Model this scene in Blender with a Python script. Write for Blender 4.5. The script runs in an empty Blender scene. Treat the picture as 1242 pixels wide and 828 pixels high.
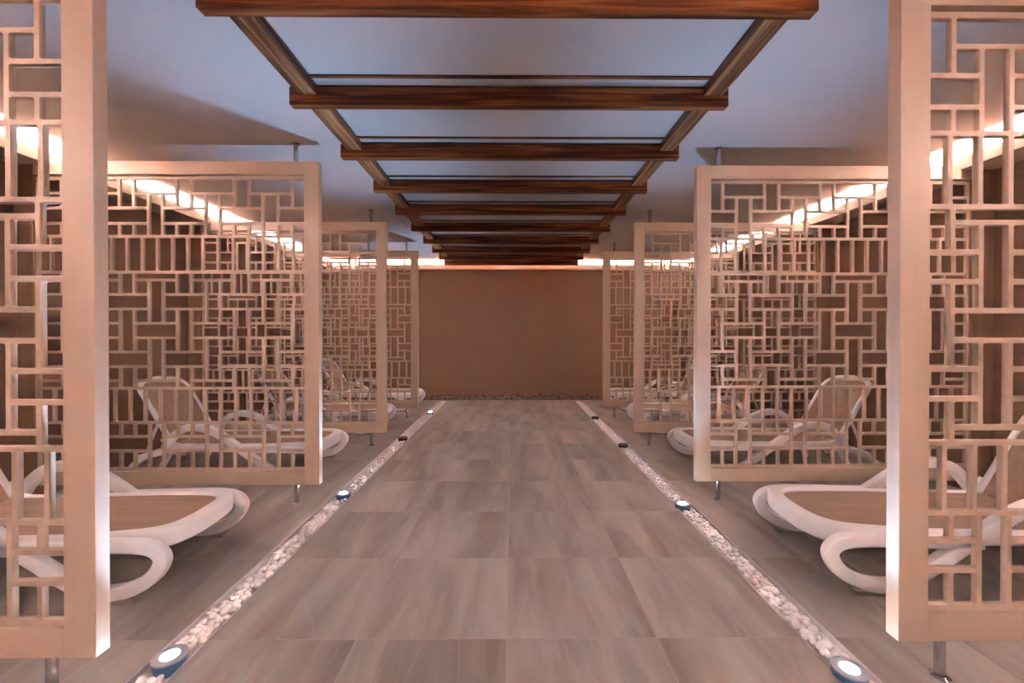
import bpy, bmesh, math, random
from mathutils import Vector, Matrix
random.seed(7)
S = bpy.context.scene
COL = S.collection
PI = math.pi

# ------------------------------------------------------------------ materials
def new_mat(name):
    m = bpy.data.materials.new(name); m.use_nodes = True
    nt = m.node_tree
    return m, nt, nt.nodes['Principled BSDF']

def N(nt, typ, **kw):
    n = nt.nodes.new(typ)
    for k, v in kw.items(): setattr(n, k, v)
    return n

def ramp(nt, stops):
    r = N(nt, 'ShaderNodeValToRGB')
    el = r.color_ramp.elements
    while len(el) < len(stops): el.new(0.5)
    for e, (p, c) in zip(el, stops):
        e.position = p; e.color = (*c, 1)
    return r

def grain_mat(name, stops, scale, rough=0.5, detail=6, bump=0.05, noise=1.0, dist=0.6, spec=0.5):
    """streaky grain: noise stretched by scale (3 axes, object space), offset per object"""
    m, nt, b = new_mat(name)
    tc = N(nt, 'ShaderNodeTexCoord'); oi = N(nt, 'ShaderNodeObjectInfo')
    mp = N(nt, 'ShaderNodeMapping'); mp.inputs['Scale'].default_value = scale
    cb = N(nt, 'ShaderNodeVectorMath', operation='SCALE'); cb.inputs[0].default_value = (13.1, 7.7, 5.3)
    nt.links.new(oi.outputs['Random'], cb.inputs['Scale'])
    nt.links.new(cb.outputs[0], mp.inputs['Location'])
    nt.links.new(tc.outputs['Object'], mp.inputs['Vector'])
    nz = N(nt, 'ShaderNodeTexNoise'); nz.inputs['Scale'].default_value = noise
    nz.inputs['Detail'].default_value = detail; nz.inputs['Distortion'].default_value = dist
    nt.links.new(mp.outputs[0], nz.inputs['Vector'])
    r = ramp(nt, stops)
    nt.links.new(nz.outputs['Fac'], r.inputs[0])
    nt.links.new(r.outputs[0], b.inputs['Base Color'])
    b.inputs['Roughness'].default_value = rough
    b.inputs['Specular IOR Level'].default_value = spec
    if bump:
        bp = N(nt, 'ShaderNodeBump'); bp.inputs['Strength'].default_value = bump; bp.inputs['Distance'].default_value = 0.01
        nt.links.new(nz.outputs['Fac'], bp.inputs['Height']); nt.links.new(bp.outputs[0], b.inputs['Normal'])
    return m

def plain(name, col, rough=0.5, metal=0.0, var=0.0, scale=20.0, spec=0.5):
    m, nt, b = new_mat(name)
    b.inputs['Base Color'].default_value = (*col, 1)
    b.inputs['Roughness'].default_value = rough; b.inputs['Metallic'].default_value = metal
    b.inputs['Specular IOR Level'].default_value = spec
    if var:
        tc = N(nt, 'ShaderNodeTexCoord'); nz = N(nt, 'ShaderNodeTexNoise')
        nz.inputs['Scale'].default_value = scale; nz.inputs['Detail'].default_value = 5
        nt.links.new(tc.outputs['Object'], nz.inputs['Vector'])
        r = ramp(nt, [(0.3, tuple(c*(1-var) for c in col)), (0.7, tuple(min(1, c*(1+var)) for c in col))])
        nt.links.new(nz.outputs['Fac'], r.inputs[0]); nt.links.new(r.outputs[0], b.inputs['Base Color'])
    return m

def emis(name, col, strength):
    m, nt, b = new_mat(name)
    b.inputs['Base Color'].default_value = (*col, 1)
    b.inputs['Emission Color'].default_value = (*col, 1)
    b.inputs['Emission Strength'].default_value = strength
    return m

TAN = (0.53, 0.393, 0.305)
def sc(c, k): return tuple(min(1, x*k) for x in c)
M_post = grain_mat('tan_lacquer_upright', [(0.3, sc(TAN, .97)), (0.7, sc(TAN, 1.03))], (38, 38, 1.2), .42, bump=.02)
M_rail = grain_mat('tan_lacquer_crosswise', [(0.3, sc(TAN, .97)), (0.7, sc(TAN, 1.03))], (1.2, 38, 38), .42, bump=.02)
M_lat = plain('tan_lacquer_lattice', TAN, .42, var=.04, scale=30)
M_fascia = grain_mat('tan_cove_board', [(0.3, sc(TAN, .9)), (0.7, sc(TAN, 1.0))], (20, 1.0, 20), .5, bump=.02)
M_wall = grain_mat('brown_wall_panel', [(0.2, (.235, .135, .090)), (0.5, (.265, .155, .105)), (0.8, (.30, .18, .125))], (3, .5, 14), .5, bump=.03)
M_backwall = grain_mat('brown_wallcovering', [(0.2, (.285, .157, .094)), (0.5, (.295, .164, .099)), (0.8, (.305, .171, .104))], (.6, 3, 22), .6, bump=.03)
M_pil = grain_mat('wood_wall_upright', [(0.25, (.25, .148, .09)), (0.75, (.34, .205, .13))], (40, 40, 1.0), .5, bump=.02)
M_ceil = plain('ceiling_plaster', (.47, .448, .452), .8, var=.015, scale=2)
M_beam_x = grain_mat('walnut_crosswise', [(0.30, (.030, .006, .0015)), (0.44, (.120, .029, .006)), (0.54, (.215, .062, .015)), (0.72, (.40, .165, .055))], (1.1, 26, 26), .5, detail=8, dist=1.1, spec=.25)
M_beam_y = grain_mat('walnut_lengthwise', [(0.30, (.05, .016, .006)), (0.44, (.17, .066, .024)), (0.56, (.30, .138, .055)), (0.72, (.46, .26, .125))], (26, 1.1, 26), .5, detail=8, dist=1.1, spec=.25)
M_white = plain('white_resin', (.86, .83, .86), .38, var=.02, scale=9)
M_steel = plain('polished_steel', (.55, .54, .56), .13, metal=1.0)
M_channel = plain('galvanised_channel', (.72, .67, .69), .5, metal=.1, var=.08, scale=14)
M_pebble = plain('white_marble_pebble', (.93, .89, .905), .55, var=.06, scale=28)
M_grit = plain('white_grit', (.70, .655, .64), .8, var=.25, scale=160)
M_pad = plain('grey_rubber', (.33, .29, .27), .7, var=.05)
M_house_glow = plain('lamp_housing_blue_glow', (.10, .24, .46), .3, metal=.35)  # dark metal with the blue of the lamp's glow painted into its colour
M_dark = plain('dark_lamp_housing', (.045, .035, .035), .4, metal=.5)
M_bezel_glow = plain('lamp_bezel_glow', (.42, .44, .52), .35, metal=.7)  # lighter copy for lit lamps, their glow put into the colour
M_glass = plain('unlit_lens', (.22, .2, .2), .15)
M_lens = emis('lit_lens', (.72, .86, 1.0), 160)
M_led = emis('warm_led', (1.0, .84, .765), 770.0)
M_led_far = emis('warm_led_far', (1.0, .82, .735), 480.0)
M_stone = grain_mat('brown_granite', [(0.35, (.10, .065, .05)), (0.5, (.23, .155, .12)), (0.68, (.36, .26, .21))], (14, 14, 14), .4, noise=2.0, bump=0)

def fabric_mat():
    m, nt, b = new_mat('taupe_mesh_fabric')
    tc = N(nt, 'ShaderNodeTexCoord')
    mp = N(nt, 'ShaderNodeMapping'); mp.inputs['Scale'].default_value = (3, 26, 26)
    nt.links.new(tc.outputs['Object'], mp.inputs['Vector'])
    nz = N(nt, 'ShaderNodeTexNoise'); nz.inputs['Scale'].default_value = 1.0; nz.inputs['Detail'].default_value = 3
    nt.links.new(mp.outputs[0], nz.inputs['Vector'])
    r = ramp(nt, [(0.3, (.335, .215, .155)), (0.7, (.40, .265, .195))])
    nt.links.new(nz.outputs['Fac'], r.inputs[0]); nt.links.new(r.outputs[0], b.inputs['Base Color'])
    ck = N(nt, 'ShaderNodeTexChecker'); ck.inputs['Scale'].default_value = 500
    nt.links.new(tc.outputs['Object'], ck.inputs['Vector'])
    bp = N(nt, 'ShaderNodeBump'); bp.inputs['Strength'].default_value = .08; bp.inputs['Distance'].default_value = .001
    nt.links.new(ck.outputs['Fac'], bp.inputs['Height']); nt.links.new(bp.outputs[0], b.inputs['Normal'])
    b.inputs['Roughness'].default_value = .7
    return m
M_fabric = fabric_mat()

def tile_mat():
    m, nt, b = new_mat('veined_stone_tile')
    tc = N(nt, 'ShaderNodeTexCoord')
    L = nt.links.new
    off = N(nt, 'ShaderNodeMapping'); off.inputs['Location'].default_value = (.02 + 30, -1.655 + 30, 0)
    L(tc.outputs['Object'], off.inputs['Vector'])
    dv = N(nt, 'ShaderNodeVectorMath', operation='SCALE'); dv.inputs['Scale'].default_value = 1/.6
    L(off.outputs[0], dv.inputs[0])
    fl = N(nt, 'ShaderNodeVectorMath', operation='FLOOR'); L(dv.outputs[0], fl.inputs[0])
    fr = N(nt, 'ShaderNodeVectorMath', operation='FRACTION'); L(dv.outputs[0], fr.inputs[0])
    wn = N(nt, 'ShaderNodeTexWhiteNoise', noise_dimensions='2D'); L(fl.outputs[0], wn.inputs['Vector'])
    # veins: noise stretched along the depth, tilted a little, different in each tile
    rot = N(nt, 'ShaderNodeMapping'); rot.inputs['Rotation'].default_value = (0, 0, math.radians(-7)); rot.inputs['Scale'].default_value = (4.2, .75, 1)
    L(tc.outputs['Object'], rot.inputs['Vector'])
    rs = N(nt, 'ShaderNodeVectorMath', operation='SCALE'); rs.inputs['Scale'].default_value = 40
    L(wn.outputs['Color'], rs.inputs[0])
    ad = N(nt, 'ShaderNodeVectorMath', operation='ADD'); L(rot.outputs[0], ad.inputs[0]); L(rs.outputs[0], ad.inputs[1])
    nz = N(nt, 'ShaderNodeTexNoise'); nz.inputs['Scale'].default_value = 1.15; nz.inputs['Detail'].default_value = 7; nz.inputs['Roughness'].default_value = .55; nz.inputs['Distortion'].default_value = .5
    L(ad.outputs[0], nz.inputs['Vector'])
    r = ramp(nt, [(0.30, (.225, .190, .172)), (0.43, (.295, .255, .233)), (0.55, (.375, .330, .305)), (0.70, (.455, .41, .38))])
    L(nz.outputs['Fac'], r.inputs[0])
    # hairline light veins
    wv = N(nt, 'ShaderNodeTexNoise'); wv.inputs['Scale'].default_value = .55; wv.inputs['Detail'].default_value = 2; wv.inputs['Distortion'].default_value = .15
    L(ad.outputs[0], wv.inputs['Vector'])
    vr = ramp(nt, [(0.0, (0, 0, 0)), (.493, (0, 0, 0)), (.5, (1, 1, 1)), (.507, (0, 0, 0)), (1, (0, 0, 0))])
    L(wv.outputs['Fac'], vr.inputs[0])
    mv = N(nt, 'ShaderNodeMix', data_type='RGBA'); mv.inputs['B'].default_value = (.47, .39, .34, 1)
    mm = N(nt, 'ShaderNodeMath', operation='MULTIPLY'); mm.inputs[1].default_value = .3
    L(vr.outputs[0], mm.inputs[0]); L(mm.outputs[0], mv.inputs['Factor']); L(r.outputs[0], mv.inputs['A'])
    # per tile brightness
    hs = N(nt, 'ShaderNodeHueSaturation'); L(mv.outputs['Result'], hs.inputs['Color'])
    mr = N(nt, 'ShaderNodeMapRange'); mr.inputs['To Min'].default_value = .93; mr.inputs['To Max'].default_value = 1.06
    L(wn.outputs['Value'], mr.inputs['Value']); L(mr.outputs[0], hs.inputs['Value'])
    # grout lines
    sx = N(nt, 'ShaderNodeSeparateXYZ'); L(fr.outputs[0], sx.inputs[0])
    def edge(o):
        a = N(nt, 'ShaderNodeMath', operation='PINGPONG'); a.inputs[1].default_value = .5
        L(o, a.inputs[0]); return a.outputs[0]
    mn = N(nt, 'ShaderNodeMath', operation='MINIMUM'); L(edge(sx.outputs[0]), mn.inputs[0]); L(edge(sx.outputs[1]), mn.inputs[1])
    lt = N(nt, 'ShaderNodeMath', operation='LESS_THAN'); lt.inputs[1].default_value = .0026; L(mn.outputs[0], lt.inputs[0])
    mg = N(nt, 'ShaderNodeMix', data_type='RGBA'); mg.inputs['B'].default_value = (.42, .345, .305, 1)
    L(lt.outputs[0], mg.inputs['Factor']); L(hs.outputs[0], mg.inputs['A'])
    L(mg.outputs['Result'], b.inputs['Base Color'])
    b.inputs['Roughness'].default_value = .42
    b.inputs['Specular IOR Level'].default_value = .35
    return m
M_tile = tile_mat()

# ------------------------------------------------------------------ mesh helpers
def box(bm, x0, x1, y0, y1, z0, z1, bev=0.0, seg=2):
    if x0 > x1: x0, x1 = x1, x0
    r = bmesh.ops.create_cube(bm, size=1.0)
    vs = r['verts']
    bmesh.ops.scale(bm, vec=(x1-x0, y1-y0, z1-z0), verts=vs)
    bmesh.ops.translate(bm, vec=((x0+x1)/2, (y0+y1)/2, (z0+z1)/2), verts=vs)
    if bev:
        es = list({e for v in vs for e in v.link_edges})
        bmesh.ops.bevel(bm, geom=es, offset=bev, segments=seg, affect='EDGES', profile=.5)

def cyl(bm, p, r0, r1, h, seg=24, axis='Z'):
    M = Matrix.Translation(Vector(p) + Vector((0, 0, h/2)))
    bmesh.ops.create_cone(bm, cap_ends=True, cap_tris=False, segments=seg, radius1=r0, radius2=r1, depth=h, matrix=M)

def lathe(bm, prof, seg=32, c=(0, 0, 0)):
    rings = []
    for r, z in prof:
        if r < 1e-6:
            rings.append([bm.verts.new((c[0], c[1], c[2]+z))])
        else:
            rings.append([bm.verts.new((c[0]+r*math.cos(2*PI*i/seg), c[1]+r*math.sin(2*PI*i/seg), c[2]+z)) for i in range(seg)])
    for a, b in zip(rings, rings[1:]):
        for i in range(seg):
            j = (i+1) % seg
            if len(a) == 1 and len(b) == 1: continue
            if len(a) == 1: bm.faces.new((a[0], b[j], b[i]))
            elif len(b) == 1: bm.faces.new((a[i], a[j], b[0]))
            else: bm.faces.new((a[i], a[j], b[j], b[i]))

def catmull(pts, n=8):
    out = []
    P = [Vector(p) for p in pts]
    P = [P[0]*2-P[1]] + P + [P[-1]*2-P[-2]]
    for i in range(1, len(P)-2):
        p0, p1, p2, p3 = P[i-1:i+3]
        for k in range(n):
            t = k/n
            out.append(.5*((2*p1)+(p2-p0)*t+(2*p0-5*p1+4*p2-p3)*t*t+(3*p1-p0-3*p2+p3)*t**3))
    out.append(P[-2])
    return out

def rrect(w, h, r, n=4):
    """rounded rectangle profile, centred"""
    pts = []
    for cx, cy, a0 in ((w/2-r, h/2-r, 0), (-w/2+r, h/2-r, PI/2), (-w/2+r, -h/2+r, PI), (w/2-r, -h/2+r, 1.5*PI)):
        for k in range(n+1):
            a = a0 + k/n*PI/2
            pts.append((cx+r*math.cos(a), cy+r*math.sin(a)))
    return pts

def sweep(bm, path, side, profs):
    """sweep a profile along path; side = fixed vector across; profs = one profile or a list, one per point"""
    path = [Vector(p) for p in path]
    n = len(path); rings = []
    for i, p in enumerate(path):
        t = (path[min(i+1, n-1)] - path[max(i-1, 0)]).normalized()
        s = Vector(side) if not callable(side) else side(t)
        s = (s - t*s.dot(t)).normalized()
        u = t.cross(s).normalized()
        pr = profs if not isinstance(profs[0], list) else profs[i]
        rings.append([bm.verts.new(p + s*a + u*b) for a, b in pr])
    m = len(rings[0])
    for a, b in zip(rings, rings[1:]):
        for i in range(m):
            j = (i+1) % m
            bm.faces.new((a[i], a[j], b[j], b[i]))
    bm.faces.new(list(reversed(rings[0]))); bm.faces.new(rings[-1])

def obj(name, bm, mat, parent=None, smooth=False, loc=None):
    bmesh.ops.recalc_face_normals(bm, faces=bm.faces)
    me = bpy.data.meshes.new(name); bm.to_mesh(me); bm.free()
    me.materials.append(mat)
    if smooth:
        for p in me.polygons: p.use_smooth = True
        try: me.set_sharp_from_angle(angle=math.radians(40))
        except Exception: pass
    o = bpy.data.objects.new(name, me); COL.objects.link(o)
    if parent: o.parent = parent
    if loc: o.location = loc
    return o

def tag(o, label=None, cat=None, group=None, kind=None):
    if label: o['label'] = label
    if cat: o['category'] = cat
    if group: o['group'] = group
    if kind: o['kind'] = kind
    return o

def thing(name, label, cat, loc, rz=0, group=None):
    o = bpy.data.objects.new(name, None); COL.objects.link(o)
    o.empty_display_size = .1
    o.location = loc; o.rotation_euler = (0, 0, rz)
    return tag(o, label, cat, group)

def copy_tree(o, parent=None):
    c = o.copy(); COL.objects.link(c)
    if parent: c.parent = parent
    for ch in list(o.children): copy_tree(ch, c)
    return c

def struct(name, bm, mat, smooth=False):
    return tag(obj(name, bm, mat, smooth=smooth), kind='structure')

# ------------------------------------------------------------------ dimensions
CAM_Z = 1.21
Y0, Y1 = -2.2, 7.80           # room front and back
XW = 3.54                     # side walls
ZC = 2.585                    # ceiling
FX = 3.29                     # cove board face
Z_SOF, Z_FAS = 2.425, 2.510
CH_L = (-1.345, -1.205)       # pebble channels
CH_R = (1.155, 1.290)
CH_Y = (-.6, 7.62)

# ------------------------------------------------------------------ setting
bm = bmesh.new()
box(bm, -XW, CH_L[0], Y0, Y1, -.12, 0); box(bm, CH_L[1], CH_R[0], Y0, Y1, -.12, 0); box(bm, CH_R[1], XW, Y0, Y1, -.12, 0)
for c in (CH_L, CH_R):
    box(bm, c[0], c[1], Y0, CH_Y[0], -.12, 0); box(bm, c[0], c[1], CH_Y[1], Y1, -.12, 0)
    box(bm, c[0], c[1], CH_Y[0], CH_Y[1], -.12, -.075)
struct('floor', bm, M_tile)
bm = bmesh.new(); box(bm, -XW-.1, XW+.1, Y0-.1, Y1+.1, ZC, ZC+.1); struct('ceiling', bm, M_ceil)
for nm, a, b in (('wall_left', -XW-.1, -XW), ('wall_right', XW, XW+.1)):
    bm = bmesh.new(); box(bm, a, b, Y0-.1, Y1+.1, -.12, ZC); struct(nm, bm, M_wall)
bm = bmesh.new(); box(bm, -XW, XW, Y1, Y1+.1, -.12, ZC); struct('wall_back', bm, M_backwall)
bm = bmesh.new(); box(bm, -XW, XW, Y0-.1, Y0, -.12, ZC); struct('wall_front', bm, M_ceil)
bm = bmesh.new(); box(bm, -XW, XW, Y1-.03, Y1, 0, .115, .004); struct('baseboard_back', bm, M_stone)

# light cove: board, shelf and warm strip along three walls
k = 1
bm = bmesh.new()
box(bm, -FX, -FX-.02, Y0, 7.66, Z_SOF, Z_FAS); box(bm, -FX-.02, -XW, Y0, 7.66, Z_SOF, Z_SOF+.018); struct('trim_1', bm, M_fascia)
bm = bmesh.new()
box(bm, FX, FX+.02, Y0, 7.66, Z_SOF, Z_FAS); box(bm, FX+.02, XW, Y0, 7.66, Z_SOF, Z_SOF+.018); struct('trim_2', bm, M_fascia)
bm = bmesh.new()
box(bm, -FX-.02, FX+.02, 7.66, 7.68, Z_SOF, Z_FAS); box(bm, -XW, XW, 7.68, Y1, Z_SOF, Z_SOF+.018); struct('trim_3', bm, M_rail)
for s in (-1, 1):
    for ya, yb, ml in ((Y0+.05, 3.4, M_led), (3.45, 7.6, M_led_far)):   # the strips over the far booths burn weaker
        bm = bmesh.new(); box(bm, s*3.40, s*3.425, ya, yb, Z_SOF+.018, Z_SOF+.030)
        tag(obj('cove_light_strip', bm, ml), kind='structure')
bm = bmesh.new(); box(bm, -3.3, 3.3, 7.73, 7.75, Z_SOF+.018, Z_SOF+.030)
tag(obj('cove_light_strip', bm, M_led_far), kind='structure')
bm = bmesh.new(); box(bm, -3.26, 3.26, Y0+.06, Y0+.08, Z_SOF+.018, Z_SOF+.030)  # unseen strip behind the camera, added as fill for the front faces
tag(obj('cove_light_strip', bm, M_led), kind='structure')
bm = bmesh.new()  # board and shelf for that added front strip
box(bm, -FX+.002, FX-.002, Y0+.14, Y0+.16, Z_SOF, Z_FAS); box(bm, -FX+.002, FX-.002, Y0, Y0+.14, Z_SOF, Z_SOF+.018); struct('trim_14', bm, M_rail)

# steel troughs for the pebbles
for i, c in enumerate((CH_L, CH_R)):
    bm = bmesh.new()
    t = .004
    box(bm, c[0], c[0]+t, CH_Y[0], CH_Y[1], -.075, .003); box(bm, c[1]-t, c[1], CH_Y[0], CH_Y[1], -.075, .003)
    box(bm, c[0]+t, c[1]-t, CH_Y[0], CH_Y[1], -.075, -.071)
    struct('trim_%d' % (4+i), bm, M_channel)
    bm = bmesh.new(); box(bm, c[0]+t, c[1]-t, CH_Y[0], CH_Y[1], -.071, -.022)
    struct('trim_%d' % (15+i), bm, M_grit)

SCR = {'l': [1.41, 3.01, 4.60, 6.14], 'r': [1.465, 3.06, 4.60, 6.18]}
XA = {'l': -1.38, 'r': 1.35}       # aisle edge of the screens
W = 2.02                           # width of a screen
n = 6
for s, sg in (('l', -1), ('r', 1)):
    for y in SCR[s]:
        bm = bmesh.new(); box(bm, XA[s]+sg*W, sg*XW, y-.025, y+.025, 0, Z_SOF, .003)
        struct('trim_%d' % n, bm, M_pil); n += 1

# ------------------------------------------------------------------ lattice screens
SC = .00591
Rr = [216.7, 235, 252.4, 271, 286.6, 330, 339.4, 356.9, 374.5, 391.8, 409.6, 426.8, 444.5, 461.6, 470.8, 512.6, 529.5, 547, 569]
RZ = [1.21-(y-406.5)*SC for y in Rr]
Cc = [352, 335, 317, 300, 282, 265, 248, 230.6, 213, 196, 179, 161.3, 144, 126.6, 109.3, 92, 74.6]
U_IN, U_OUT = .105, 2.02
CU = [.105+(368.2-x)*SC for x in Cc]          # column lines, aisle side first (c1..c17)
cols = [U_IN] + CU + [U_OUT-.014]             # cell boundaries
BAR = .0095                                   # half bar width
NCOL = len(cols)-1                            # column cells: cell k lies between line k and k+1

def lattice_cells():
    """list of openings (u0,u1,z0,z1) between bar centre lines"""
    cells = []
    def region(rows, vwall, hwall):
        nr = len(rows)-1
        seen = [[False]*NCOL for _ in range(nr)]
        for r in range(nr):
            for c in range(NCOL):
                if seen[r][c]: continue
                c1 = c
                while c1+1 < NCOL and not vwall(c1+1, r) and not seen[r][c1+1]: c1 += 1
                r1 = r
                while r1+1 < nr and not any(hwall(q, r1+1) for q in range(c, c1+1)) and \
                        not any(vwall(q, r1+1) for q in range(c+1, c1+1)): r1 += 1
                for rr in range(r, r1+1):
                    for q in range(c, c1+1): seen[rr][q] = True
                cells.append((cols[c], cols[c1+1], RZ[rows[r]], RZ[rows[r1+1]]))
    # column line index k: T1 lines 0/1, 4/5, 8/9 ... (tall columns between 4j and 4j+1); T2 between 4j+2 and 4j+3
    def kind(k):                      # which tall column a line borders
        return 1 if k % 4 in (0, 1) else 2
    def colk(c):                      # cell column type: 1 tall T1, 2 tall T2, 0 between
        return {0: 1, 2: 2}.get(c % 4, 0)
    # top section rows 0..4
    def vw(k, r):
        if kind(k) == 1: return r in (0, 1) or r == 3
        return r >= 1
    def hw(c, r):
        t = colk(c)
        if r == 1: return t != 1
        if r in (2, 3): return t != 2
    region([0, 1, 2, 3, 4], vw, hw)
    # middle section rows 5..14
    def vw(k, r):
        rr = r+5
        if kind(k) == 1: return rr in (5, 6, 8, 9, 10, 12, 13)
        return rr in (6, 7, 8, 10, 11, 12)
    def hw(c, r):
        rr = r+5; t = colk(c)
        if rr in (6, 9, 10, 13): return t != 1
        if rr in (7, 8, 11, 12): return t != 2
    region(list(range(5, 15)), vw, hw)
    # bottom section rows 15..18
    def vw(k, r):
        if kind(k) == 2: return True
        return r in (0, 2)
    def hw(c, r): return colk(c) != 2
    region([15, 16, 17, 18], vw, hw)
    # the two bands of plain upright bars
    for x0, za, zb in ((353.8, RZ[4], RZ[5]), (356.3, RZ[14], RZ[15])):
        us = [U_IN]; x = x0
        while .105+(368.2-x)*SC < U_OUT-.03:
            us.append(.105+(368.2-x)*SC); x -= 18.25
        us.append(U_OUT-.014)
        for a, b in zip(us, us[1:]): cells.append((a, b, za, zb))
    return cells

def lattice_mesh(sg):
    cu = bpy.data.curves.new('lattice', 'CURVE'); cu.dimensions = '2D'; cu.fill_mode = 'BOTH'
    cu.extrude = .009; cu.bevel_depth = .0012; cu.bevel_resolution = 0; cu.offset = -.0012
    def spl(pts):
        s = cu.splines.new('POLY'); s.points.add(len(pts)-1)
        for p, q in zip(s.points, pts): p.co = (-q[0], q[1], 0, 1)
        s.use_cyclic_u = True
    spl([(U_IN, RZ[18]-.0125), (U_OUT, RZ[18]-.0125), (U_OUT, RZ[0]+.0125), (U_IN, RZ[0]+.0125)])
    for u0, u1, zt, zb in lattice_cells():
        a = u0+(BAR if u0 > U_IN+1e-4 else 0); b = u1-BAR if u1 < U_OUT-.02 else u1-.006
        c, d = zb+BAR, zt-BAR
        cx, cz = (a+b)/2, (c+d)/2
        spl([(cx+x, cz+z) for x, z in rrect(b-a, d-c, .006, 2)])
    o = bpy.data.objects.new('tmp', cu); COL.objects.link(o)
    dg = bpy.context.evaluated_depsgraph_get()
    me = bpy.data.meshes.new_from_object(o.evaluated_get(dg))
    bpy.data.objects.remove(o)
    me.transform(Matrix.Rotation(PI/2, 4, 'X'))
    if sg > 0:
        me.transform(Matrix.Diagonal((-1, 1, 1, 1))); me.flip_normals()
    me.materials.clear(); me.materials.append(M_lat)
    me.name = 'lattice'
    return me

SCREEN_LABEL = {
 ('l', 0): 'tan lattice screen in the left foreground, cut off by the left frame edge',
 ('l', 1): 'tan lattice screen standing behind the nearest left lounger, casting a dark ceiling shadow',
 ('l', 2): 'tan lattice screen third along the left side of the aisle',
 ('l', 3): 'small far tan lattice screen on the left, closest to the back wall',
 ('r', 0): 'tan lattice screen in the right foreground, cut off by the right frame edge',
 ('r', 1): 'tan lattice screen standing behind the nearest right lounger',
 ('r', 2): 'tan lattice screen third along the right side of the aisle',
 ('r', 3): 'small far tan lattice screen on the right, closest to the back wall'}
def make_screen(s):
    sg = -1 if s == 'l' else 1
    t = thing('lattice_screen', '', 'screen', (0, 0, 0), 0, 'lattice screens along the aisle')
    H0, H1, T = .14, 2.45, .025
    bm = bmesh.new(); box(bm, 0, sg*.105, -T, T, H0, H1, .002); obj('post', bm, M_post, t)
    bm = bmesh.new(); box(bm, sg*.105, sg*(FX-abs(XA[s])), -T, T, H1-.095, H1, .002)
    box(bm, sg*(FX-abs(XA[s])), sg*W, -T, T, H1-.095, Z_SOF-.002); obj('top_rail', bm, M_rail, t)
    bm = bmesh.new(); box(bm, sg*.105, sg*W, -T, T, H0, H0+.097, .002); obj('bottom_rail', bm, M_rail, t)
    lo = bpy.data.objects.new('lattice', lattice_mesh(sg)); COL.objects.link(lo); lo.parent = t
    for nm, z0, z1, fl in (('leg', 0, H0, 1), ('ceiling_rod', H1, ZC, 0)):
        bm = bmesh.new(); lathe(bm, [(0, z0), (.0165, z0), (.0165, z1), (0, z1)], 20, (sg*.172, 0, 0))
        leg = obj(nm, bm, M_steel, t, True); leg['label'] = 'short round steel ' + ('leg' if fl else 'rod to the ceiling')
        bm = bmesh.new()
        if fl: lathe(bm, [(0, 0), (.030, 0), (.025, .003), (.022, .006), (.017, .008), (0, .008)], 24, (sg*.172, 0, 0))
        else: lathe(bm, [(0, z1-.008), (.017, z1-.008), (.024, z1-.005), (.026, z1), (0, z1)], 24, (sg*.172, 0, 0))
        obj('flange', bm, M_steel, leg, True)
    return t
for s in 'lr':
    base = make_screen(s)
    for i, y in enumerate(SCR[s]):
        o = base if i == 0 else copy_tree(base)
        o.location = (XA[s], y, 0); o['label'] = SCREEN_LABEL[s, i]

# ------------------------------------------------------------------ timber frame hung below the ceiling
HB = CAM_Z+1.265
t = thing('timber_ladder_frame', 'long dark walnut ladder frame of rails and crossbeams hung over the aisle', 'ceiling frame', (0, 0, ZC))
def child_at(name, bm, mat, loc):
    o = obj(name, bm, mat, t); o.location = Vector(loc)-Vector(t.location); return o
ry0, ry1 = 1.30, 7.60
for s in (-1, 1):
    xo, xi = (1.174, 1.073) if s < 0 else (1.157, 1.060)
    bm = bmesh.new(); xc = s*(xo+xi)/2
    box(bm, -(xo-xi)/2, (xo-xi)/2, -(ry1-ry0)/2, (ry1-ry0)/2, 0, ZC-HB-.055, .002)
    child_at('rail', bm, M_beam_y, (xc, (ry0+ry1)/2, HB+.055))
BY = [1.620, 2.297, 2.98, 3.68, 4.36, 5.06, 5.74, 6.38, 6.97, 7.50]
bx0, bx1 = -1.222, 1.197
bmx = bmesh.new(); L = bx1-bx0
box(bmx, -L/2, L/2, 0, .052, 0, .099)
bmesh.ops.bevel(bmx, geom=[e for e in bmx.edges], offset=.003, segments=2, affect='EDGES')
b0 = child_at('crossbeam', bmx, M_beam_x, ((bx0+bx1)/2, BY[0], HB))
bmb = bmesh.new(); box(bmb, -1.073, 1.060, 0, .022, 0, .009, .001)  # thin dark strip on the ceiling in front of each crossbeam
s0 = child_at('ceiling_strip', bmb, M_beam_x, (0, BY[0]-.09, ZC-.009))
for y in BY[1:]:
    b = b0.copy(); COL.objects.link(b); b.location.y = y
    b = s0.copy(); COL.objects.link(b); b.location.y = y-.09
# ------------------------------------------------------------------ sun loungers
def half_width(x, Wd, tip, a):
    """outline of the bed: rounded foot at x=tip, straight sides after tip+a"""
    if x >= tip+a: return Wd
    q = max(0, min(1, (tip+a-x)/a))
    return Wd*(1-q**3.0)**(1/3.0)

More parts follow.
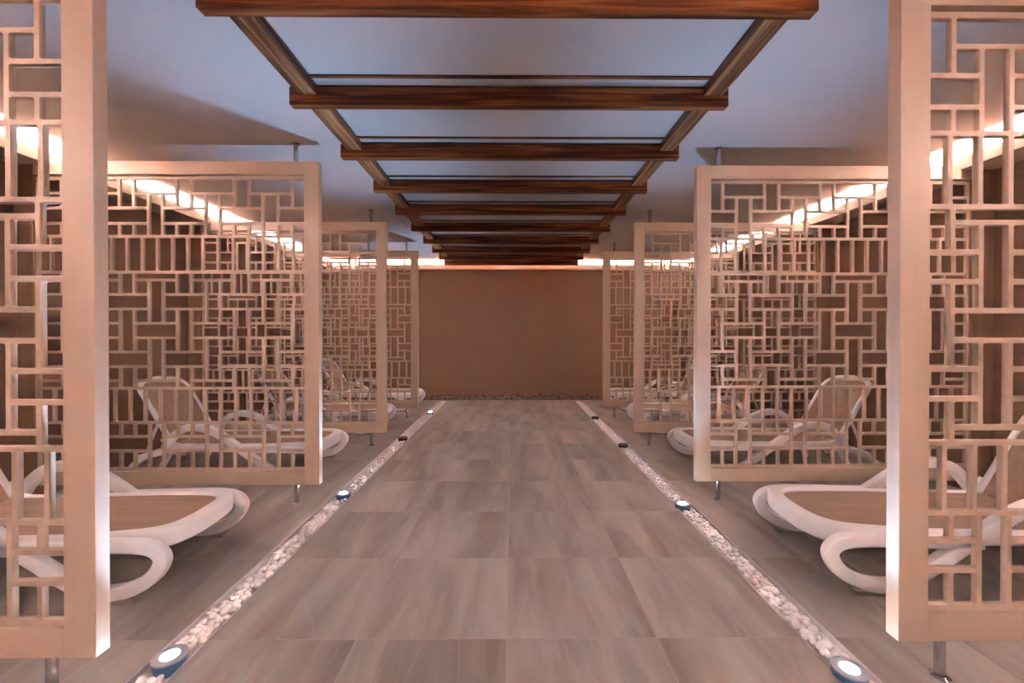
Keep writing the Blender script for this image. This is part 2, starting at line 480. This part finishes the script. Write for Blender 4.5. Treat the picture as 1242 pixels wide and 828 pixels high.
def make_lounger():
    t = thing('sun_lounger', '', 'sun lounger', (0, 0, 0), 0, 'sun loungers in the booths')
    zt = .290
    # bed frame: U of rounded section around the foot end
    pts = []
    Wd, tip, a = .262, .128, .22
    xs = [1.40, 1.2, .95, .75, .6, tip+a]
    half = [(x, Wd) for x in xs]
    for k in range(1, 17):
        ang = k/16*PI/2
        x = tip+a-a*math.sin(ang)**.75
        half.append((x, half_width(x, Wd, tip, a)))
    path = [(x, y, zt-.037) for x, y in half] + [(x, -y, zt-.037) for x, y in reversed(half[:-1])]
    # resample by arc length for even rings
    P = [Vector(p) for p in path]; acc = [0]
    for p, q in zip(P, P[1:]): acc.append(acc[-1]+(q-p).length)
    res = []; m = 110
    for i in range(m+1):
        d = acc[-1]*i/m; j = 0
        while j < len(acc)-2 and acc[j+1] < d: j += 1
        res.append(P[j].lerp(P[j+1], (d-acc[j])/(acc[j+1]-acc[j])))
    profs = []
    for p in res:
        f = max(0, min(1, (.62-p.x)/.42)); f = f*f*(3-2*f)
        profs.append([(y, x) for x, y in rrect(.050+.030*f, .070+.022*f, .020, 4)])
    bm = bmesh.new(); sweep(bm, res, (0, 0, 1), profs)
    # two cross slats under the fabric
    for x in (.55, 1.0): box(bm, x-.02, x+.02, -.25, .25, zt-.066, zt-.040, .004)
    obj('bed_frame', bm, M_white, t, True)
    # fabric
    bm = bmesh.new()
    n = 40; top = []; bot = []
    for i in range(n+1):
        x = .142+(1.385-.142)*(i/n)**2.6
        w = max(.006, half_width(x, .238, .141, .20))
        rt, rb = [], []
        for j in range(13):
            v = -1+2*j/12
            z = zt-.010-.010*(1-v*v)*min(1, i/6)
            rt.append(bm.verts.new((x, w*v, z))); rb.append(bm.verts.new((x, w*v, z-.004)))
        top.append(rt); bot.append(rb)
    for i in range(n):
        for j in range(12):
            bm.faces.new((top[i][j], top[i][j+1], top[i+1][j+1], top[i+1][j]))
            bm.faces.new((bot[i][j], bot[i+1][j], bot[i+1][j+1], bot[i][j+1]))
    for i in range(n):
        bm.faces.new((top[i][0], top[i+1][0], bot[i+1][0], bot[i][0]))
        bm.faces.new((top[i][12], bot[i][12], bot[i+1][12], top[i+1][12]))
    for j in range(12):
        bm.faces.new((top[0][j], bot[0][j], bot[0][j+1], top[0][j+1]))
        bm.faces.new((top[n][j], top[n][j+1], bot[n][j+1], bot[n][j]))
    o = obj('bed_fabric', bm, M_fabric, t, True); o['label'] = 'taupe mesh fabric of the bed'
    # ribbon on each side: front leg loop, floor, diagonal, armrest arch, hinge
    ctl = [(.80, .255), (.55, .256), (.40, .256), (.275, .255), (.175, .240), (.130, .198), (.142, .146), (.185, .098), (.26, .057), (.345, .040), (.435, .048),
           (.52, .090), (.66, .185), (.80, .285), (.93, .375), (1.04, .425), (1.15, .440), (1.25, .415), (1.33, .345), (1.385, .265)]
    ribbon = catmull([(x, 0, z) for x, z in ctl], 6)
    bar = [(a_, b_) for a_, b_ in rrect(.052, .062, .010, 3)]
    for s in (-1, 1):
        bm = bmesh.new(); sweep(bm, [(p.x, s*.308, p.z) for p in ribbon], (0, 1, 0), bar)
        lg = obj('armrest_loop_leg', bm, M_white, t, True)
        bm = bmesh.new(); box(bm, .235, .41, s*.308-.024, s*.308+.024, 0, .022, .004); obj('foot_pad', bm, M_pad, lg)
        # rear leg: arc from the hinge towards the head, and a short raking strut
        rc = catmull([(1.30, 0, .235), (1.42, 0, .225), (1.55, 0, .19), (1.66, 0, .12), (1.715, 0, .03)], 6)
        bm = bmesh.new(); sweep(bm, [(p.x, s*.290, p.z) for p in rc], (0, 1, 0), rrect(.042, .052, .014, 3))
        rc = catmull([(1.36, 0, .22), (1.42, 0, .12), (1.47, 0, .03)], 5)
        sweep(bm, [(p.x, s*.288, p.z) for p in rc], (0, 1, 0), rrect(.036, .042, .012, 3))
        rl = obj('rear_leg', bm, M_white, t, True)
        bm = bmesh.new(); box(bm, 1.69, 1.745, s*.290-.024, s*.290+.024, 0, .03, .004)
        obj('foot_pad', bm, M_pad, rl)
        bm = bmesh.new(); box(bm, 1.45, 1.50, s*.288-.02, s*.288+.02, 0, .03, .004); obj('foot_pad', bm, M_pad, rl)
        # hinge plate
        bm = bmesh.new()
        sweep(bm, [(1.31, s*.268, .25), (1.375, s*.268, .275), (1.425, s*.268, .345)], (0, 1, 0), rrect(.030, .085, .012, 3))
        obj('hinge_plate', bm, M_white, t, True)
    # backrest in its own plane: v along the slope
    ang = math.radians(60); L = .64
    def bp(v, y, off=0): return Vector((1.375+v*math.cos(ang)-off*math.sin(ang), y, .285+v*math.sin(ang)+off*math.cos(ang)))
    Wb, rc_ = .252, .15
    out = [(v, Wb) for v in (0, .12, .25, .38, L-rc_)]
    for k in range(1, 9):
        q = k/8*PI/2
        out.append((L-rc_+rc_*math.sin(q)*.86, Wb-rc_+rc_*math.cos(q)))
    out.append((L-.006, 0.0))
    full = out + [(v, -y) for v, y in reversed(out[:-1])]
    # slight forward curl of the head end
    def curl(v): return .035*max(0, (v-.42)/.22)**2
    pth = catmull([bp(v, y, -curl(v)) for v, y in full], 3)
    nrm = Vector((-math.sin(ang), 0, math.cos(ang)))
    bm = bmesh.new(); sweep(bm, pth, nrm, rrect(.036, .038, .013, 3))
    br = obj('backrest_frame', bm, M_white, t, True)
    bm = bmesh.new(); rows = []
    n = 18
    for i in range(n+1):
        v = .0+(L-.02)*i/n
        w = .235
        if v > L-rc_:
            q = min(1, (v-(L-rc_))/(rc_*.9)); w = (.235-rc_)+rc_*math.sqrt(max(0, 1-q*q))
        r2 = []
        for lay in (0.0, -.004):
            r2.append([bm.verts.new(bp(v, w*(-1+2*j/8), lay-curl(v)+.006-.012*(1-(-1+2*j/8)**2))) for j in range(9)])
        rows.append(r2)
    for a_, b_ in zip(rows, rows[1:]):
        for j in range(8):
            bm.faces.new((a_[0][j], a_[0][j+1], b_[0][j+1], b_[0][j])); bm.faces.new((a_[1][j], b_[1][j], b_[1][j+1], a_[1][j+1]))
        bm.faces.new((a_[0][0], b_[0][0], b_[1][0], a_[1][0])); bm.faces.new((a_[0][8], a_[1][8], b_[1][8], b_[0][8]))
    for r in (rows[0], rows[-1]):
        for j in range(8): bm.faces.new((r[0][j], r[1][j], r[1][j+1], r[0][j+1]))
    o = obj('backrest_fabric', bm, M_fabric, br, True); o['label'] = 'taupe mesh fabric of the backrest'
    # notched prop behind the backrest
    bm = bmesh.new()
    for s in (-1, 1):
        a_ = bp(.24, s*.20, -.03)
        sweep(bm, [a_, Vector((1.60, s*.20, .30)), Vector((1.63, s*.20, .19))], (0, 1, 0), rrect(.022, .022, .006, 2))
    sweep(bm, [(1.63, -.28, .185), (1.63, .28, .185)], (0, 0, 1), rrect(.026, .026, .008, 2))
    obj('backrest_prop', bm, M_white, t, True)
    return t

LOUNGERS = [  # side, x of the foot tip, y of the centre line, label
 ('l', -1.485, 2.225, 'white sun lounger with taupe fabric, nearest on the left, partly behind the foreground screen'),
 ('l', -1.525, 3.82, 'white sun lounger seen through the second left lattice screen, backrest raised'),
 ('l', -1.49, 5.39, 'white sun lounger behind the third left lattice screen'),
 ('l', -1.41, 6.93, 'white sun lounger in the last left booth beside the back wall'),
 ('r', 1.385, 2.26, 'white sun lounger with taupe fabric, nearest on the right, partly behind the foreground screen'),
 ('r', 1.465, 3.86, 'white sun lounger seen through the second right lattice screen, backrest raised'),
 ('r', 1.485, 5.41, 'white sun lounger behind the third right lattice screen'),
 ('r', 1.53, 6.95, 'white sun lounger in the last right booth beside the back wall')]
lo = make_lounger()
for i, (s, x, y, lab) in enumerate(LOUNGERS):
    rot = math.radians(-3) if i in (0, 4) else 0
    o = lo if i == 0 else copy_tree(lo)
    o.location = (x, y, 0); o.rotation_euler = (0, 0, rot if s == 'r' else PI-rot)
    o['label'] = lab

# ------------------------------------------------------------------ floor uplights in the channels
def make_uplight(lit):
    t = thing('floor_uplight', '', 'floor light', (0, 0, 0), 0, 'round uplights set in the pebble channels')
    bm = bmesh.new(); lathe(bm, [(0, -.021), (.046, -.021), (.050, -.005), (.054, .016), (.054, .026), (.034, .026), (.030, .020), (0, .020)], 40)
    obj('housing', bm, M_house_glow if lit else M_dark, t, True)
    bm = bmesh.new(); lathe(bm, [(.0295, .0265), (.054, .0265), (.0565, .030), (.055, .0345), (.040, .0370), (.0295, .0345), (.0295, .0265)], 40)
    obj('bezel', bm, M_bezel_glow if lit else M_dark, t, True)
    bm = bmesh.new(); lathe(bm, [(0, .0205), (.029, .0205), (.029, .0300), (.02, .0345), (0, .0360)], 40)
    l = obj('lens', bm, M_lens if lit else M_glass, t, True); l['label'] = 'glowing white lens' if lit else 'dark unlit lens'
    if lit:
        ld = bpy.data.lights.new('uplight_lamp', 'SPOT'); ld.energy = 120; ld.color = (.43, .66, 1.0)
        ld.spot_size = math.radians(62); ld.spot_blend = 1.0; ld.shadow_soft_size = .014
        lm = bpy.data.objects.new('uplight_lamp', ld); COL.objects.link(lm); lm.parent = t
        lm.location = (0, 0, .055); lm.rotation_euler = (PI, 0, 0)
    return t
UL = [('l', -1.263, 1.540, 1, 'lit blue-white floor uplight at the bottom left, beside the left foreground screen'),
      ('l', -1.263, 3.125, 1, 'lit floor uplight in the left channel beside the second screen'),
      ('l', -1.263, 4.82, 0, 'dark unlit floor uplight in the left channel'),
      ('l', -1.263, 6.42, 1, 'lit floor uplight far along the left channel near the back wall'),
      ('r', 1.197, 1.463, 1, 'lit blue-white floor uplight at the bottom right, beside the right foreground screen'),
      ('r', 1.20, 2.915, 1, 'lit floor uplight in the right channel beside the second screen'),
      ('r', 1.205, 4.50, 0, 'dark unlit floor uplight midway along the right channel'),
      ('r', 1.205, 6.02, 0, 'dark unlit floor uplight far along the right channel near the back wall')]
lit0 = make_uplight(1); off0 = make_uplight(0); used = {0: 0, 1: 0}
for s, x, y, lit, lab in UL:
    src = lit0 if lit else off0
    o = src if not used[lit] else copy_tree(src)
    used[lit] = 1
    o.location = (x, y, -.004); o['label'] = lab
    for c in o.children:
        if c.type == 'LIGHT' and s == 'r':          # the lamps on the right burn a little weaker
            c.data = c.data.copy(); c.data.energy = 85

# ------------------------------------------------------------------ pebbles
def pebble_bm(rng, sub=2):
    bm = bmesh.new(); bmesh.ops.create_icosphere(bm, subdivisions=sub, radius=1)
    ax = [Vector((rng.gauss(0, 1), rng.gauss(0, 1), rng.gauss(0, 1))).normalized() for _ in range(4)]
    am = [rng.uniform(-.16, .16) for _ in range(4)]
    for v in bm.verts:
        d = v.co.normalized()
        v.co = d*(1+sum(a*max(0, d.dot(x))**2 for a, x in zip(am, ax)))
        v.co = Vector((v.co.x*1.0, v.co.y*.78, v.co.z*.60))
    return bm
rng = random.Random(11)
variants = []
for i in range(8):
    bm = pebble_bm(rng); me = bpy.data.meshes.new('pebble'); bm.to_mesh(me); bm.free()
    me.materials.append(M_pebble)
    for p in me.polygons: p.use_smooth = True
    variants.append(me)
low = []
for i in range(5):
    bm = pebble_bm(rng, 1); low.append(([v.co.copy() for v in bm.verts], [[v.index for v in f.verts] for f in bm.faces])); bm.free()

def scatter(c, y0, y1, rng, lights, zc, dens, smin, smax):
    """dart throwing along a channel"""
    res = []; wid = c[1]-c[0]-.012
    tries = int((y1-y0)*dens*60)
    grid = {}
    for _ in range(tries):
        r = smin+(smax-smin)*rng.random()**2.2
        x = rng.uniform(c[0]+.004+r*.85, c[1]-.004-r*.85); y = rng.uniform(y0, y1)
        if any((x-lx)**2+(y-ly)**2 < (.062+r)**2 for lx, ly in lights): continue
        gy = int(y/.06); ok = True
        for g in (gy-1, gy, gy+1):
            for px, py, pr in grid.get(g, ()):
                if (px-x)**2+(py-y)**2 < ((pr+r)*.63)**2: ok = False; break
            if not ok: break
        if ok:
            grid.setdefault(gy, []).append((x, y, r)); res.append((x, y, r, zc))
    return res
CAMP = Vector((0, 0, 0))
for s, c in (('l', CH_L), ('r', CH_R)):
    lights = [(x, y) for ss, x, y, l_, _ in UL if ss == s]
    rg = random.Random(3 if s == 'l' else 5)
    start = 1.30
    # leave a narrow bare strip along the outer wall of the trough
    cc = (c[0]+.020, c[1]) if s == 'l' else (c[0], c[1]-.022)
    top = scatter(cc, start, CH_Y[1]-.02, rg, lights, .003, 30, .015, .029)
    top.sort(key=lambda p: p[1])
    near, far = top[:150], top[150:]
    lab = 'white rounded pebble in the near stretch of the ' + ('left' if s == 'l' else 'right') + ' floor channel'
    for x, y, r, z in near:
        o = bpy.data.objects.new('pebble', rg.choice(variants)); COL.objects.link(o)
        o.location = (x, y, z+rg.uniform(-.006, .006)); o.scale = (r, r, r)
        o.rotation_euler = (rg.uniform(-.3, .3), rg.uniform(-.3, .3), rg.uniform(0, 2*PI))
        tag(o, lab, 'pebble', 'near pebbles of the ' + ('left' if s == 'l' else 'right') + ' channel')
    extra = scatter(cc, near[-1][1], CH_Y[1]-.02, rg, lights, -.012, 8, .011, .016)
    first = scatter(cc, CH_Y[0]+.05, start-.02, rg, lights, .002, 20, .015, .029)
    vs, fs = [], []
    for x, y, r, z in far+extra+first:
        V, F = rg.choice(low)
        R = Matrix.Rotation(rg.uniform(0, 2*PI), 3, 'Z') @ Matrix.Rotation(rg.uniform(-.35, .35), 3, 'X')
        b = len(vs)
        zz = z+rg.uniform(-.006, .006)
        for v in V:
            w = R @ v; vs.append((x+w.x*r, y+w.y*r, zz+w.z*r))
        fs += [[b+i for i in f] for f in F]
    me = bpy.data.meshes.new('pebble_bed'); me.from_pydata(vs, [], fs); me.materials.append(M_pebble)
    for p in me.polygons: p.use_smooth = True
    o = bpy.data.objects.new('pebble_bed', me); COL.objects.link(o)
    tag(o, 'white pebbles filling the rest of the ' + ('left' if s == 'l' else 'right') + ' floor channel', 'pebbles', kind='stuff')

# ------------------------------------------------------------------ world, camera, view
w = bpy.data.worlds.new('World'); S.world = w; w.use_nodes = True
w.node_tree.nodes['Background'].inputs[0].default_value = (0, 0, 0, 1)
w.node_tree.nodes['Background'].inputs[1].default_value = 0
cd = bpy.data.cameras.new('Camera'); cam = bpy.data.objects.new('Camera', cd); COL.objects.link(cam)
FPX = 505.0
cd.sensor_width = 36; cd.lens = 36*FPX/1242; cd.clip_start = .05
PITCH, YAW = math.radians(.3), math.radians(.4)      # a little down, a little right
cam.location = (0, 0, CAM_Z)
cam.rotation_euler = (PI/2-PITCH, 0, -YAW)
cd.shift_x = -(FPX*math.tan(YAW))/1242
cd.shift_y = -(7.5-FPX*math.tan(PITCH))/1242
S.camera = cam
S.view_settings.view_transform = 'Standard'; S.view_settings.look = 'None'
S.view_settings.exposure = .5; S.view_settings.gamma = 1; S.view_settings.use_curve_mapping = False
S.cycles.max_bounces = 10; S.cycles.diffuse_bounces = 7; S.cycles.glossy_bounces = 4
S.cycles.sample_clamp_indirect = 0
S.cycles.caustics_reflective = False; S.cycles.caustics_refractive = False
